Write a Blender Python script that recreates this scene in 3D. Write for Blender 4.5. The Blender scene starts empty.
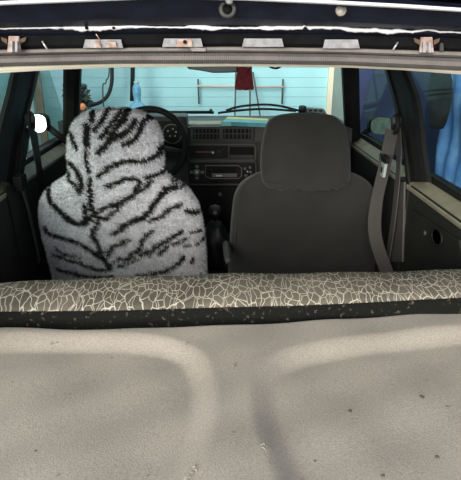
import bpy, bmesh, math, random
import numpy as np
from mathutils import Vector, Matrix
random.seed(7); rng = np.random.default_rng(7)
S = bpy.context.scene
COL = S.collection

# ---------------------------------------------------------------- camera
W, H, F = 461, 480, 505.0
PIT, YAW = math.radians(21.0), math.radians(1.4)
EYE = np.array([-0.03, 0.0, 1.27])
cam_d = bpy.data.cameras.new('camera'); cam = bpy.data.objects.new('camera', cam_d); COL.objects.link(cam)
cam.location = EYE; cam.rotation_euler = (math.pi/2 - PIT, 0, -YAW)
cam_d.sensor_fit = 'VERTICAL'; cam_d.sensor_height = 24; cam_d.lens = 24*F/H
cam_d.clip_start = .02
S.camera = cam
# ---------------------------------------------------------------- light
w = bpy.data.worlds.new('sky'); S.world = w; w.use_nodes = True
bg = w.node_tree.nodes['Background']
bg.inputs[0].default_value = (0.93, 0.97, 1.0, 1); bg.inputs[1].default_value = 1.1
sd = bpy.data.lights.new('sun', 'SUN'); so = bpy.data.objects.new('sun', sd); COL.objects.link(so)
sd.energy = 3.6; sd.angle = math.radians(36); sd.color = (1.0, .93, .83)
so.rotation_euler = Vector((0.42, 1.0, -0.30)).to_track_quat('-Z', 'Y').to_euler()
S.view_settings.view_transform = 'Standard'; S.view_settings.look = 'None'
S.view_settings.exposure = 0.45; S.view_settings.gamma = 1; S.view_settings.use_curve_mapping = False

# ---------------------------------------------------------------- pixel -> place helpers
FW = np.array([math.sin(YAW)*math.cos(PIT), math.cos(YAW)*math.cos(PIT), -math.sin(PIT)])
RT = np.array([math.cos(YAW), -math.sin(YAW), 0]); UP = np.cross(RT, FW)
def ray(px, py): return FW*F + RT*(px-230.5) - UP*(py-240)
def PY(px, py, Y): d = ray(px, py); return EYE + d*(Y-EYE[1])/d[1]
def PX(px, py, X): d = ray(px, py); return EYE + d*(X-EYE[0])/d[0]
def PZ(px, py, Z): d = ray(px, py); return EYE + d*(Z-EYE[2])/d[2]

# ---------------------------------------------------------------- materials
MATS = {}
def mat(name, col, rough=.6, metal=0., var=.0, vscale=20., bump=0., bscale=200., col2=None, spec=.5, sheen=0., attr=None, coat=0.):
    if name in MATS: return MATS[name]
    m = bpy.data.materials.new(name); m.use_nodes = True
    nt = m.node_tree; b = nt.nodes['Principled BSDF']
    b.inputs['Base Color'].default_value = (*col, 1); b.inputs['Roughness'].default_value = rough
    b.inputs['Metallic'].default_value = metal; b.inputs['Specular IOR Level'].default_value = spec
    b.inputs['Sheen Weight'].default_value = sheen; b.inputs['Coat Weight'].default_value = coat
    tc = nt.nodes.new('ShaderNodeTexCoord')
    if attr:
        a = nt.nodes.new('ShaderNodeAttribute'); a.attribute_name = attr
        nt.links.new(a.outputs['Color'], b.inputs['Base Color'])
    elif var or col2:
        n = nt.nodes.new('ShaderNodeTexNoise'); n.inputs['Scale'].default_value = vscale; n.inputs['Detail'].default_value = 6
        nt.links.new(tc.outputs['Object'], n.inputs['Vector'])
        r = nt.nodes.new('ShaderNodeValToRGB'); r.color_ramp.elements[0].position = .32; r.color_ramp.elements[1].position = .68
        c2 = col2 or tuple(min(1, c*(1+var)) for c in col)
        c1 = col if col2 else tuple(c*(1-var) for c in col)
        r.color_ramp.elements[0].color = (*c1, 1); r.color_ramp.elements[1].color = (*c2, 1)
        nt.links.new(n.outputs['Fac'], r.inputs[0]); nt.links.new(r.outputs[0], b.inputs['Base Color'])
    if bump:
        n2 = nt.nodes.new('ShaderNodeTexNoise'); n2.inputs['Scale'].default_value = bscale; n2.inputs['Detail'].default_value = 4
        nt.links.new(tc.outputs['Object'], n2.inputs['Vector'])
        bp = nt.nodes.new('ShaderNodeBump'); bp.inputs['Strength'].default_value = bump; bp.inputs['Distance'].default_value = .004
        nt.links.new(n2.outputs['Fac'], bp.inputs['Height']); nt.links.new(bp.outputs[0], b.inputs['Normal'])
    MATS[name] = m; return m
def glass(name, tint, refl=.06):
    m = bpy.data.materials.new(name); m.use_nodes = True; nt = m.node_tree
    nt.nodes.remove(nt.nodes['Principled BSDF'])
    t = nt.nodes.new('ShaderNodeBsdfTransparent'); t.inputs[0].default_value = (*tint, 1)
    g = nt.nodes.new('ShaderNodeBsdfGlossy'); g.inputs['Roughness'].default_value = .03
    mx = nt.nodes.new('ShaderNodeMixShader'); mx.inputs[0].default_value = refl
    nt.links.new(t.outputs[0], mx.inputs[1]); nt.links.new(g.outputs[0], mx.inputs[2])
    nt.links.new(mx.outputs[0], nt.nodes['Material Output'].inputs[0]); return m

M_navy = mat('navy_paint', (.009, .012, .026), .5, var=.4, vscale=30, spec=.2)
M_black = mat('black_paint', (.006, .006, .007), .7, var=.4, vscale=60, spec=.15)
M_seal = mat('white_sealant', (.85, .85, .86), .5, bump=.3, bscale=90)
M_lip = mat('pale_edge_trim', (.85, .87, .9), .35)
M_rubber = mat('grey_rubber', (.17, .155, .148), .75, var=.15, vscale=40, bump=.25, bscale=400)
_nt = M_rubber.node_tree; _w = _nt.nodes.new('ShaderNodeTexWave'); _w.bands_direction = 'X'; _w.inputs['Scale'].default_value = 130; _w.inputs['Distortion'].default_value = .4
_tc = _nt.nodes.new('ShaderNodeTexCoord'); _nt.links.new(_tc.outputs['Object'], _w.inputs['Vector'])
_b = _nt.nodes.new('ShaderNodeBump'); _b.inputs['Strength'].default_value = .5; _b.inputs['Distance'].default_value = .001
_nt.links.new(_w.outputs['Fac'], _b.inputs['Height']); _nt.links.new(_b.outputs[0], _nt.nodes['Principled BSDF'].inputs['Normal'])
M_rubber_l = mat('grey_rubber_lip', (.25, .23, .215), .75, var=.15, vscale=50)
M_cream = mat('cream_vinyl', (.80, .76, .62), .6, var=.05, vscale=10)
M_alu = mat('bare_metal', (.75, .75, .78), .3, .6, col2=(.45, .45, .48), vscale=120)
M_rust = mat('rusty_metal', (.34, .18, .12), .8, col2=(.62, .54, .50), vscale=140)
M_dark = mat('dark_plastic', (.012, .012, .012), .6, spec=.25, var=.2, vscale=30, bump=.15, bscale=500)
M_dash = mat('dash_plastic', (.034, .034, .034), .5, bump=.2, bscale=600, var=.1)
M_dashtop = mat('dash_top_vinyl', (.34, .33, .24), .7, var=.2, vscale=15)
M_panel = mat('door_panel_vinyl', (.018, .019, .017), .6, spec=.25, var=.2, vscale=12, bump=.2, bscale=300)
M_olive = mat('olive_trim_vinyl', (.27, .255, .185), .6, var=.15, vscale=15, bump=.2, bscale=300)
M_grey = mat('grey_plastic', (.075, .072, .07), .6, var=.15, vscale=15)
M_belt = mat('belt_webbing', (.085, .08, .078), .7, bump=.3, bscale=700)
M_charcoal = mat('charcoal_cloth', (.023, .023, .022), .9, var=.18, vscale=9, bump=.35, bscale=900, sheen=.15)
M_carpet = mat('car_carpet', (.012, .012, .012), .95, bump=.5, bscale=500)
M_chrome = mat('chrome', (.7, .7, .7), .15, 1.)
M_white = mat('white_plastic', (.8, .8, .8), .5)
M_red = mat('red_fringe', (.30, .030, .045), .8, col2=(.12, .012, .02), vscale=90)
M_mirror = mat('mirror_glass', (.9, .9, .9), .02, 1.)
M_wind = glass('windscreen_glass', (.86, .95, .93), .04)
M_side = glass('side_glass', (.72, .80, .77), .05)

# ---------------------------------------------------------------- mesh helpers
def link(name, me, m, parent=None, smooth=False):
    o = bpy.data.objects.new(name, me); COL.objects.link(o)
    if m is not None: me.materials.append(m)
    if parent is not None: o.parent = parent; o.matrix_parent_inverse = Matrix.Translation(-parent.location)
    if smooth: me.polygons.foreach_set('use_smooth', [True]*len(me.polygons))
    return o
def pyd(name, vs, fs, m, parent=None, smooth=False):
    me = bpy.data.meshes.new(name); me.from_pydata([tuple(map(float, v)) for v in vs], [], [tuple(map(int, f)) for f in fs]); me.update()
    bm = bmesh.new(); bm.from_mesh(me); bmesh.ops.recalc_face_normals(bm, faces=bm.faces); bm.to_mesh(me); bm.free()
    return link(name, me, m, parent, smooth)
def empty(name, loc, label=None, cat=None, group=None):
    o = bpy.data.objects.new(name, None); COL.objects.link(o); o.location = loc; o.empty_display_size = .05
    if label: tag(o, label, cat, group)
    return o
def tag(o, label, cat, group=None):
    o['label'] = label; o['category'] = cat
    if group: o['group'] = group
    return o
def struct(o): o['kind'] = 'structure'; return o
def box(name, lo, hi, m, parent=None, bevel=0., rot=None):
    bm = bmesh.new(); bmesh.ops.create_cube(bm, size=1)
    c = [(a+b)/2 for a, b in zip(lo, hi)]; s = [abs(b-a) for a, b in zip(lo, hi)]
    for v in bm.verts: v.co = Vector((v.co.x*s[0], v.co.y*s[1], v.co.z*s[2]))
    if bevel: bmesh.ops.bevel(bm, geom=list(bm.edges), offset=bevel, segments=2, profile=.7, affect='EDGES')
    if rot is not None: bmesh.ops.rotate(bm, verts=bm.verts, cent=(0, 0, 0), matrix=rot)
    for v in bm.verts: v.co += Vector(c)
    me = bpy.data.meshes.new(name); bm.to_mesh(me); bm.free()
    return link(name, me, m, parent)
def tube(name, pts, r, m, parent=None, seg=10, closed=False, flat=None):
    """sweep a circle (or an ellipse when flat=(ax, scale)) along a polyline"""
    pts = [Vector(tuple(map(float, p))) for p in pts]; n = len(pts)
    rs = r if isinstance(r, (list, tuple)) else [r]*n
    vs, fs = [], []; prev = None
    for i, p in enumerate(pts):
        a = pts[i-1] if (i > 0 or closed) else p; b = pts[(i+1) % n] if (i < n-1 or closed) else p
        t = (b-a).normalized()
        ref = prev if prev is not None else (Vector((0, 0, 1)) if abs(t.z) < .9 else Vector((0, 1, 0)))
        u = (ref - t*ref.dot(t)).normalized(); v = t.cross(u); prev = u
        for k in range(seg):
            an = 2*math.pi*k/seg
            vs.append(p + u*rs[i]*math.cos(an) + v*rs[i]*math.sin(an))
    rng_ = n if closed else n-1
    for i in range(rng_):
        for k in range(seg):
            j = (i+1) % n
            fs.append((i*seg+k, i*seg+(k+1) % seg, j*seg+(k+1) % seg, j*seg+k))
    if not closed: fs += [tuple(range(seg))[::-1], tuple((n-1)*seg+k for k in range(seg))]
    return pyd(name, vs, fs, m, parent, True)
def spline(pts, n):
    pts = np.array(pts, float); t = np.arange(len(pts)); q = np.linspace(0, len(pts)-1, n); out = []
    for s in q:
        i = min(int(s), len(pts)-2); f = s-i
        p0, p1, p2, p3 = pts[max(i-1, 0)], pts[i], pts[i+1], pts[min(i+2, len(pts)-1)]
        out.append(.5*((2*p1)+(-p0+p2)*f+(2*p0-5*p1+4*p2-p3)*f*f+(-p0+3*p1-3*p2+p3)*f**3))
    return np.array(out)
def sweep(name, sections, m, parent=None, closed=True, caps=True, smooth=False):
    """sections: list of equal-length point rings"""
    k = len(sections[0]); vs = [p for s in sections for p in s]; fs = []
    for i in range(len(sections)-1):
        for j in range(k if closed else k-1):
            a = i*k+j; b = i*k+(j+1) % k; fs.append((a, b, b+k, a+k))
    if caps and closed: fs += [tuple(range(k))[::-1], tuple((len(sections)-1)*k+j for j in range(k))]
    return pyd(name, vs, fs, m, parent, smooth)
def prism(name, poly, ext, m, parent=None, bevel=0.):
    """closed 3-D outline pushed along the vector ext"""
    poly = [np.array(p, float) for p in poly]; n = len(poly); e = np.array(ext, float)
    vs = poly + [p+e for p in poly]
    fs = [tuple(range(n))[::-1], tuple(range(n, 2*n))] + [(i, (i+1) % n, (i+1) % n+n, i+n) for i in range(n)]
    o = pyd(name, vs, fs, m, parent)
    if bevel:
        bm = bmesh.new(); bm.from_mesh(o.data); bmesh.ops.bevel(bm, geom=list(bm.edges), offset=bevel, segments=2, profile=.6, affect='EDGES'); bm.to_mesh(o.data); bm.free()
    return o
def disc(name, c, nrm, r, h, m, parent=None, seg=24, r2=None):
    c = Vector(tuple(map(float, c))); nrm = Vector(nrm).normalized()
    r2 = r if r2 is None else r2
    pts = [c, c+nrm*h]
    return tube(name, pts, [r, r2], m, parent, seg)
def grid(name, fn, nu, nv, m, parent=None, smooth=True):
    vs = [fn(i/nu, j/nv) for i in range(nu+1) for j in range(nv+1)]
    fs = [(i*(nv+1)+j, i*(nv+1)+j+1, (i+1)*(nv+1)+j+1, (i+1)*(nv+1)+j) for i in range(nu) for j in range(nv)]
    return pyd(name, vs, fs, m, parent, smooth)

# ================================================================ the setting
def concrete():
    return mat('concrete', (.32, .31, .29), .9, var=.2, vscale=4, bump=.3, bscale=60)
M_turq = mat('turquoise_paint', (.39, .70, .76), .7, var=.06, vscale=3, bump=.1, bscale=60)
M_gwall = mat('grey_green_paint', (.62, .68, .63), .8, var=.1, vscale=3)
M_nwall = mat('navy_wall_paint', (.018, .032, .085), .8, var=.3, vscale=3)
struct(box('floor', (-6, -6, -.1), (6, 4.4, 0), concrete()))
WY = 4.2
wf = struct(box('wall_front', (-2.2, WY+.02, 0), (1.75, WY+.16, 2.6), M_turq))
x0, x1 = -1.75, float(PY(327, 90, WY)[0])
ph = .074; pm = None
for k in range(35):
    z = k*ph
    if pm is None:
        o = box('plank', (x0, WY, z+.0008), (x1, WY+.03, z+ph-.0008), M_turq, wf, .0012); pm = o
    else:
        o = pm.copy(); COL.objects.link(o); o.location = (0, 0, z)
        o.parent = wf
xc = float(PY(332, 90, WY)[0])
struct(box('trim_1', (x1, WY-.03, 0), (xc, WY+.03, 2.5), mat('cream_wood', (.80, .72, .55), .6)))
struct(box('door_1', (xc, WY-.02, 0), (xc+.15, WY+.03, 2.5), mat('dull_green_door', (.20, .27, .25), .7, var=.1, vscale=4)))
struct(box('wall_corner', (xc+.15, WY-.05, 0), (1.75, WY+.02, 2.6), M_nwall))
struct(box('wall_left', (-1.9, .4, 0), (-1.75, WY+.02, 2.6), M_gwall))
struct(box('wall_right', (1.65, .4, 0), (1.8, WY+.02, 2.6), M_nwall))

# ---- things in front of the car
M_pipe = mat('pinkish_pipe', (.62, .50, .44), .6)
rack = empty('wall_rack', PY(240, 104, WY-.06)*np.array([1, 1, 0]) + np.array([0, 0, .9]), 'thin metal wall rack with pale crossbar seen through the windscreen', 'rack')
tube('crossbar', [PY(197, 86, WY-.06), PY(284, 87, WY-.06)], .008, M_pipe, rack)
for px in (198, 283):
    tube('upright', [PY(px, 79, WY-.05), PY(px-(1 if px > 200 else -1), 104, WY-.05)], .007, M_grey, rack)
    tube('wall_bracket', [PY(px, 86, WY-.06), PY(px, 86, WY+.01)], .006, M_grey, rack)
lad = empty('stepladder', (PY(246, 100, WY-.16)[0], WY-.16, 0), 'slim grey stepladder leaning on the turquoise plank wall', 'ladder')
for (a, b) in ((236, 235), (250, 250), (253, 259)):
    top = PY(a, 72, WY-.1); bot = PY(b, 109, WY-.16); d = bot-top; f = (0-top[2])/d[2]
    tube('rail', [top, top+d*f], .0065, M_grey, lad)
for k in range(5):
    z = .25+.25*k; f = 1-z/PY(236, 72, WY-.1)[2]
    y = WY-.1-.0-.0 - f*0
    a = PY(236, 72, WY-.1); b = PY(235, 109, WY-.16); ta = (z-a[2])/(b[2]-a[2]); p = a+(b-a)*ta
    a2 = PY(250, 72, WY-.1); b2 = PY(250, 109, WY-.16); ta2 = (z-a2[2])/(b2[2]-a2[2]); q = a2+(b2-a2)*ta2
    tube('rung', [p, q], .006, M_grey, lad)
M_hose = mat('black_hose', (.012, .012, .013), .5)
hp = [PY(111, 40, 3.9), PY(112, 70, 3.9), PY(111.5, 84, 3.9), PY(108, 95, 3.9), PY(101, 102, 3.9), PY(90, 106, 3.9), PY(80, 112, 3.9)]
hp = [hp[0]+np.array([0, 0, .7])] + hp + [hp[-1]*np.array([1, 1, 0])+np.array([-.1, 0, .02])]
tag(tube('hose', spline(hp, 40), .014, M_hose), 'thick black hose curving down before the turquoise plank wall', 'hose')
cp = [PY(109, 60, 3.88), PY(106, 82, 3.88), PY(103, 98, 3.88)]
tag(tube('cord', spline([cp[0]+np.array([.0, 0, .8])]+cp+[cp[-1]*np.array([1, 1, 0])+np.array([0, 0, .02])], 24), .005, M_grey), 'thin grey cord hanging beside the curved black hose', 'cord')
sp = [PY(133, 30, 3.85)+np.array([0, 0, .7]), PY(133, 60, 3.85), PY(132, 101, 3.85)]
tag(tube('hanging_strap', sp, .016, M_hose), 'straight black strap hanging beside the blue plastic bottle', 'strap')
# hanging blue bottle
M_bottle = mat('blue_plastic', (.10, .32, .50), .2, col2=(.18, .42, .58), vscale=30)
bc = PY(137, 95, 3.8); bot = empty('plastic_bottle', (bc[0], bc[1], PY(137, 112, 3.8)[2]), 'blue plastic bottle with pale cap beside the black strap', 'bottle')
def lathe(name, prof, c, m, parent, seg=20):
    return sweep(name, [[(c[0]+r*math.cos(2*math.pi*k/seg), c[1]+r*math.sin(2*math.pi*k/seg), z) for k in range(seg)] for r, z in prof], m, parent, smooth=True)
def zz(py, Y=3.8): return float(PY(137, py, Y)[2])
lathe('bottle_body', [(.085, zz(112)), (.085, zz(109)), (.06, zz(106)), (.028, zz(102)), (.024, zz(98)), (.03, zz(95)), (.03, zz(88)), (.018, zz(84))], bc, M_bottle, bot)
lathe('bottle_cap', [(.018, zz(84.5)), (.018, zz(81.5)), (.012, zz(81))], bc, mat('pale_cap', (.35, .5, .6), .4), bot)
st = [bc*np.array([1, 1, 0])+np.array([0, 0, zz(112)]), bc*np.array([1, 1, 0])]
tag(box('wooden_stool', (bc[0]-.14, bc[1]-.1, 0), (bc[0]+.14, bc[1]+.1, zz(112)), mat('grey_wood', (.2, .2, .2), .8), None, .01), 'grey wooden block under the blue plastic bottle', 'stand')
# dark potted bush and painted orange lamp glow, front left
bp_ = PY(77, 98, 3.7)
bush = empty('potted_bush', (bp_[0], bp_[1], 0), 'dark leafy bush in a tall grey pot outside the windscreen', 'plant')
lathe('pot', [(.09, 0), (.12, .02), (.15, bp_[2]-.16), (.13, bp_[2]-.16), (.12, bp_[2]-.2)], bp_, M_grey, bush)
vs, fs = [], []
for k in range(420):
    d = rng.normal(size=3); d /= np.linalg.norm(d); c = bp_+d*np.array([.10, .08, .13])*rng.uniform(.2, 1)
    u = rng.normal(size=3); u /= np.linalg.norm(u); v = np.cross(u, d); v /= np.linalg.norm(v)+1e-6
    i = len(vs); vs += [c-u*.03, c+v*.012, c+u*.03, c-v*.012]; fs.append((i, i+1, i+2, i+3))
o = pyd('foliage', vs, fs, mat('dark_leaf', (.02, .035, .025), .6, var=.4, vscale=20), bush); o['kind'] = 'stuff'
op = PY(83, 106.5, 3.4)
lamp = empty('orange_glow_marker', (op[0], op[1], 0), 'lamp glow painted as small orange reflector on a short grey post by the bush', 'glow_disc')
tube('post', [(op[0], op[1], 0), (op[0], op[1], op[2]-.02)], .012, M_grey, lamp)
disc('glow_disc', op+np.array([0, -.01, 0]), (0, -1, 0), .022, .012, mat('painted_orange_glow', (.85, .30, .12), .3), lamp)  # lamp glow put into the disc's colour
# leaning boards seen through the left door window
for nm, px0, px1, m_, lb in (('leaning_board', 39, 46, mat('brown_board', (.26, .19, .14), .8, var=.2, vscale=8), 'brown wooden board leaning at the left end of the plank wall'),
                             ('leaning_board', 27, 36, mat('pale_board', (.62, .64, .63), .8, var=.08, vscale=8), 'pale grey board leaning beside the brown board')):
    a = PY(px0-6, 72, WY-.03); b = PY(px1-6, 72, WY-.03); c = PY(px1+1, 125, WY-.35); d = PY(px0+1, 125, WY-.35)
    def dn(t, q): f = (0-t[2])/(q[2]-t[2]); return t+(q-t)*f
    tag(prism(nm, [a, b, dn(b, c), dn(a, d)], (0, -.025, 0), m_), lb, 'board')
# blue tarp and dark jacket on the right
M_tarp = mat('blue_tarp', (.07, .22, .62), .4, col2=(.22, .42, .80), vscale=9, bump=.5, bscale=25)
t0 = PX(437, 130, 1.6); t1 = PX(520, 130, 1.6)
def ftarp(u, v):
    y = t0[1]+.15*(1-v)*0+(t1[1]-t0[1])*u; z = .15+1.5*v
    return (1.615+.014*math.sin(u*40+v*5)+.012*math.sin(v*17+u*8), y, z)
tarp = grid('tarpaulin', ftarp, 60, 40, M_tarp)
tarp.modifiers.new('thick', 'SOLIDIFY').thickness = .004
tag(tarp, 'crumpled bright blue tarpaulin hanging on the dark navy wall', 'tarpaulin')
jk = empty('jacket', PX(441, 72, 1.5), 'dark jacket on a hook in front of the blue tarpaulin', 'jacket')
jr = [(60, 437, 444), (70, 433, 449), (80, 430, 452), (95, 429, 452), (110, 430, 449), (122, 431, 445), (128, 434, 440)]
secs = []
for (py, a, b) in jr:
    A = PX(a, py, 1.46); B = PX(b, py, 1.46); c = (A+B)/2; h = np.linalg.norm(A-B)/2
    secs.append([(1.46+.035*math.sin(t)*(1+.2*math.sin(4*t)), c[1]+h*math.cos(t), c[2]) for t in np.linspace(0, 2*math.pi, 25)[:-1]])
sweep('coat', secs, mat('black_cloth', (.008, .009, .012), .9), jk, smooth=True)
hk = PX(441, 66, 1.46); tube('hook', [hk, (1.66, hk[1], hk[2]+.03)], .006, M_chrome, jk)

# ================================================================ car body
XL, XR, ZB = -.70, .60, .853
car = empty('car_body', (-.04, 1.4, .12), 'navy hatchback seen through its open tailgate', 'car')
PXS = list(range(-140, 620, 12))
def rowf(pts): xs, ys = zip(*pts); return lambda px: float(np.interp(px, xs, ys))
lipf = rowf([(-140, 16), (0, 3.2), (80, 0), (160, -3.5), (240, -1.8), (320, 1.8), (400, 6), (461, 10), (620, 24)])
stf = rowf([(-140, 57), (0, 50), (115, 48), (230, 47), (345, 48.5), (461, 52), (620, 58)])     # weatherstrip top
sbf = rowf([(-140, 78), (0, 66), (115, 63), (230, 63), (345, 64.5), (461, 70), (620, 80)])     # weatherstrip bottom
cbf = rowf([(-140, 86), (0, 73), (60, 69.5), (115, 67.5), (230, 66.3), (345, 67.5), (400, 70), (461, 74.5), (620, 88)])  # cream bottom
# dark channel above the seal
def chan(px):
    s, l = stf(px), lipf(px)
    pr = [(s+4, .606), (s-2, .600), (s-5, .590), (s-14, .586), (s-18, .575), (s-21, .570), (s*.35+l*.65+3, .550), (l+1, .528), (l-2, .520)]
    a = [PY(px, r, Y) for r, Y in pr]
    return a + [a[-1]+np.array([0, .02, .006]), a[0]+np.array([0, .035, .035])]
sweep('rear_header', [chan(p) for p in PXS], M_navy, car, smooth=False)
sweep('header_recess', [[PY(p, stf(p)+1, .5985), PY(p, stf(p)-4, .5885), PY(p, stf(p)-13.5, .5845), PY(p, stf(p)-14, .590), PY(p, stf(p)+1, .603)] for p in PXS], M_black, car)
secs = []
for p in PXS:
    c = PY(p, lipf(p), .517); secs.append([c+np.array([0, .006*math.cos(t), +.0019*math.sin(t)]) for t in np.linspace(0, 2*math.pi, 9)[:-1]])
sweep('roof_edge_trim', secs, M_lip, car, smooth=True)
# sealant bead: lumpy
pts, rr = [], []
sealf = rowf([(-140, 34), (0, 28.5), (52, 27.5), (60, 25.5), (75, 27.5), (90, 28), (105, 27.5), (130, 26), (150, 27), (185, 27.5), (192, 26), (210, 28), (260, 28), (300, 27.5), (318, 27), (340, 27.5), (355, 30.5), (375, 30), (392, 32), (400, 30.5), (412, 32), (428, 29.5), (440, 32), (461, 32.5), (620, 40)])
wid = rowf([(-140, .7), (0, 1), (50, 1.1), (56, 2.6), (75, 3), (88, 3.2), (130, 2.2), (148, .8), (185, .9), (192, 2.2), (210, 2.4), (222, 1.1), (256, 1.2), (266, 2.2), (305, 2.0), (345, 2.1), (395, 2.3), (408, 1.2), (461, .9), (620, .8)])
secs = []
for p in np.arange(-140, 620, 2.5):
    j = rng.normal(0, .16); hgt = max(.5, 1.15*wid(p)*(1+rng.normal(0, .10)))
    c0 = sealf(p)+j+.5*math.sin(p*.33)*wid(p)*.3
    secs.append([PY(p, c0+hgt*math.cos(t), .571-.004*math.sin(t)*(t < 3.2)) for t in np.linspace(0, 2*math.pi, 9)[:-1]])
sweep('sealant_bead', secs, M_seal, car, smooth=True)
for (px, py, r) in ((87, 28, 1.4), (114, 28, 1.2), (304, 24.5, 1.6), (305, 29, 1.8)):
    disc('sealant_blob', PY(px, py, .568), (0, -1, 0), r*.00118, .003, M_seal if py < 26 else M_black, car, 10)
# weatherstrip : top lip and ribbed body
def strip(px):
    a, b = stf(px), sbf(px); h = b-a
    pr = [(a-.6, .600), (a+.4, .594), (a+.16*h, .591), (a+.30*h, .594), (a+.34*h, .598), (a+.38*h, .592), (a+.55*h, .586), (a+.8*h, .587), (a+.97*h, .594), (b+1, .606)]
    L = [PY(px, r, Y) for r, Y in pr]; return L + [L[-1]+np.array([0, .01, .0]), L[0]+np.array([0, .02, 0])]
ws = sweep('weatherstrip', [strip(p) for p in PXS], M_rubber, car, smooth=False)
lip = sweep('seal_lip', [[PY(p, stf(p)-.8, .598), PY(p, stf(p)+.3, .5915), PY(p, stf(p)+.20*(sbf(p)-stf(p)), .589), PY(p, stf(p)+.25*(sbf(p)-stf(p)), .5955)] for p in PXS], M_rubber_l, ws)
prism('seal_joint', [PY(189, 47, .5865), PY(206, 48, .5865), PY(206, 51.5, .5865), PY(192, 51.5, .5865)], (0, .012, 0), M_rubber_l, ws, .001)
def cr(px):
    a, b = sbf(px), cbf(px)
    L = [PY(px, a-.5, .606), PY(px, a+.5*(b-a), .602), PY(px, b, .607)]
    return L + [L[-1]+np.array([0, .02, .002]), L[0]+np.array([0, .03, .004])]
sweep('headliner_edge', [cr(p) for p in PXS], M_cream, car, smooth=False)
# metal tabs and clips poking out above the seal
def tab(pxa, pxb, pya, pyb, m, Y=.583, name='metal_tab', sk=2, th=.003):
    return prism(name, [PY(pxa, pyb, Y+.002), PY(pxb, pyb, Y+.002), PY(pxb-sk, pya, Y-.002), PY(pxa+sk, pya, Y-.002)], (0, th, 0), m, car, .0006)
t1_ = tab(83, 123, 39.5, 48, M_alu); t2_ = tab(162, 203, 38.5, 47, M_alu); tab(242, 284, 38.5, 47, M_alu); tab(323, 360, 39.5, 48.5, M_alu)
for tt, a, b, c, d in ((t1_, 93, 101, 42.5, 48), (t1_, 106, 117, 42, 47.5), (t2_, 176, 193, 39, 47)):
    o = prism('rust_patch', [PY(a, d, .581), PY(b, d, .581), PY(b-1.5, c, .578), PY(a+2, c, .578)], (0, .002, 0), M_rust, tt, .0006)
disc('rivet_hole', PY(185, 42, .5775), (0, -1, 0), .002, .001, M_black, t2_, 12)
tube('wire', [PY(101, 42, .578), PY(98, 37, .574), PY(96, 34, .572)], .0006, mat('copper', (.7, .45, .3), .4, .5), t1_, 6)
for (a, b, c, d) in ((7, 20, 36, 52), (420, 434, 37, 52.5)):
    clip = tab(a, b, c, d, M_rust, .580, 'retainer_clip', 1.5, .004)
    w_ = (b-a)
    for f in (.22, .62):
        prism('clip_leg', [PY(a+w_*f, d, .577), PY(a+w_*(f+.18), d, .577), PY(a+w_*(f+.18), c+5, .574), PY(a+w_*f, c+5, .574)], (0, .004, 0), M_alu, clip)
    for sgn, e in ((-1, a), (1, b)):
        prism('clip_wing', [PY(e, c+3, .581), PY(e+sgn*6, c+1, .581), PY(e+sgn*5, c+5, .581), PY(e, c+8, .581)], (0, .002, 0), mat('rust_dark', (.14, .09, .06), .9), clip)
for (a, b, c, d) in ((42, 47, 41, 49), (398, 393, 42, 50)):
    tube('scraped_tab', [PY(a, c, .583), PY(b, d, .583)], .0011, M_alu, car, 6)
tab(440, 444, 43, 51, M_grey, .584, 'dull_tab', .5)
# drain plug and screw on the navy face
pc = PY(227.5, 9, .536)
pl = tube('drain_plug', [pc+np.array([.0065*math.cos(t), -.002, .0065*math.sin(t)]) for t in np.linspace(0, 2*math.pi, 25)[:-1]], .0021, mat('dull_grey_metal', (.07, .07, .065), .6, .2, var=.3, vscale=200), car, 8, True)
disc('plug_core', pc, (0, -1, .2), .005, .002, M_black, pl)
tube('screw_head', [PY(229, 1, .525), PY(229.5, -1, .52)], .0038, M_alu, car)
disc('screw', PY(340.5, 11, .533), (0, -1, .3), .0052, .003, mat('tan_screw', (.42, .38, .33), .6, .2, var=.2, vscale=300), car, 20)
# open tailgate above the camera
tgx0, tgx1 = -.62, .54
def tg_pt(u, f, d=0.): return np.array([tgx0+(tgx1-tgx0)*u, .47-.92*f+.34*d, 1.375+.42*f+.92*d])
def tgprism(name, u0, u1, f0, f1, th, m, d=0., par=None):
    return prism(name, [tg_pt(u0, f0, d), tg_pt(u1, f0, d), tg_pt(u1, f1, d), tg_pt(u0, f1, d)], (0, .34*th, .92*th), m, par or tgate, .004)
tgate = tgprism('tailgate', 0, 1, 0, .12, .03, M_navy, 0., car)
tgprism('tailgate_side', 0, .09, .125, .60, .03, M_navy); tgprism('tailgate_side', .91, 1, .125, .60, .03, M_navy)
tgprism('tailgate_panel', 0, 1, .605, 1.0, .04, M_navy)
tgprism('tailgate_glass', .091, .909, .122, .603, .004, glass('tailgate_tint', (.25, .28, .28), .08), .012)
for u in (.12, .88): tgprism('hinge', u-.03, u+.03, -.06, .03, .012, M_black, -.012)
# roof skin and headliner
def roofz(x, y): return 1.325+.03*math.sin(math.pi*min(1, max(0, (y-.5)/1.7)))*0.9 - .06*abs((x+.04)/.62)**3
def froof(u, v):
    x = -.66+1.24*u; y = .525+1.60*v; return (x, y, max(roofz(x, y), 1.29)+.012)
r_ = grid('roof_panel', froof, 20, 20, M_navy, car); r_.modifiers.new('t', 'SOLIDIFY').thickness = .004
def fhead(u, v):
    x = -.64+1.20*u; y = .64+1.46*v; return (x, y, roofz(x, y)-.035)
hl_ = grid('headliner', fhead, 20, 20, M_cream, car); hl_.modifiers.new('t', 'SOLIDIFY').thickness = .006
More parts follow.
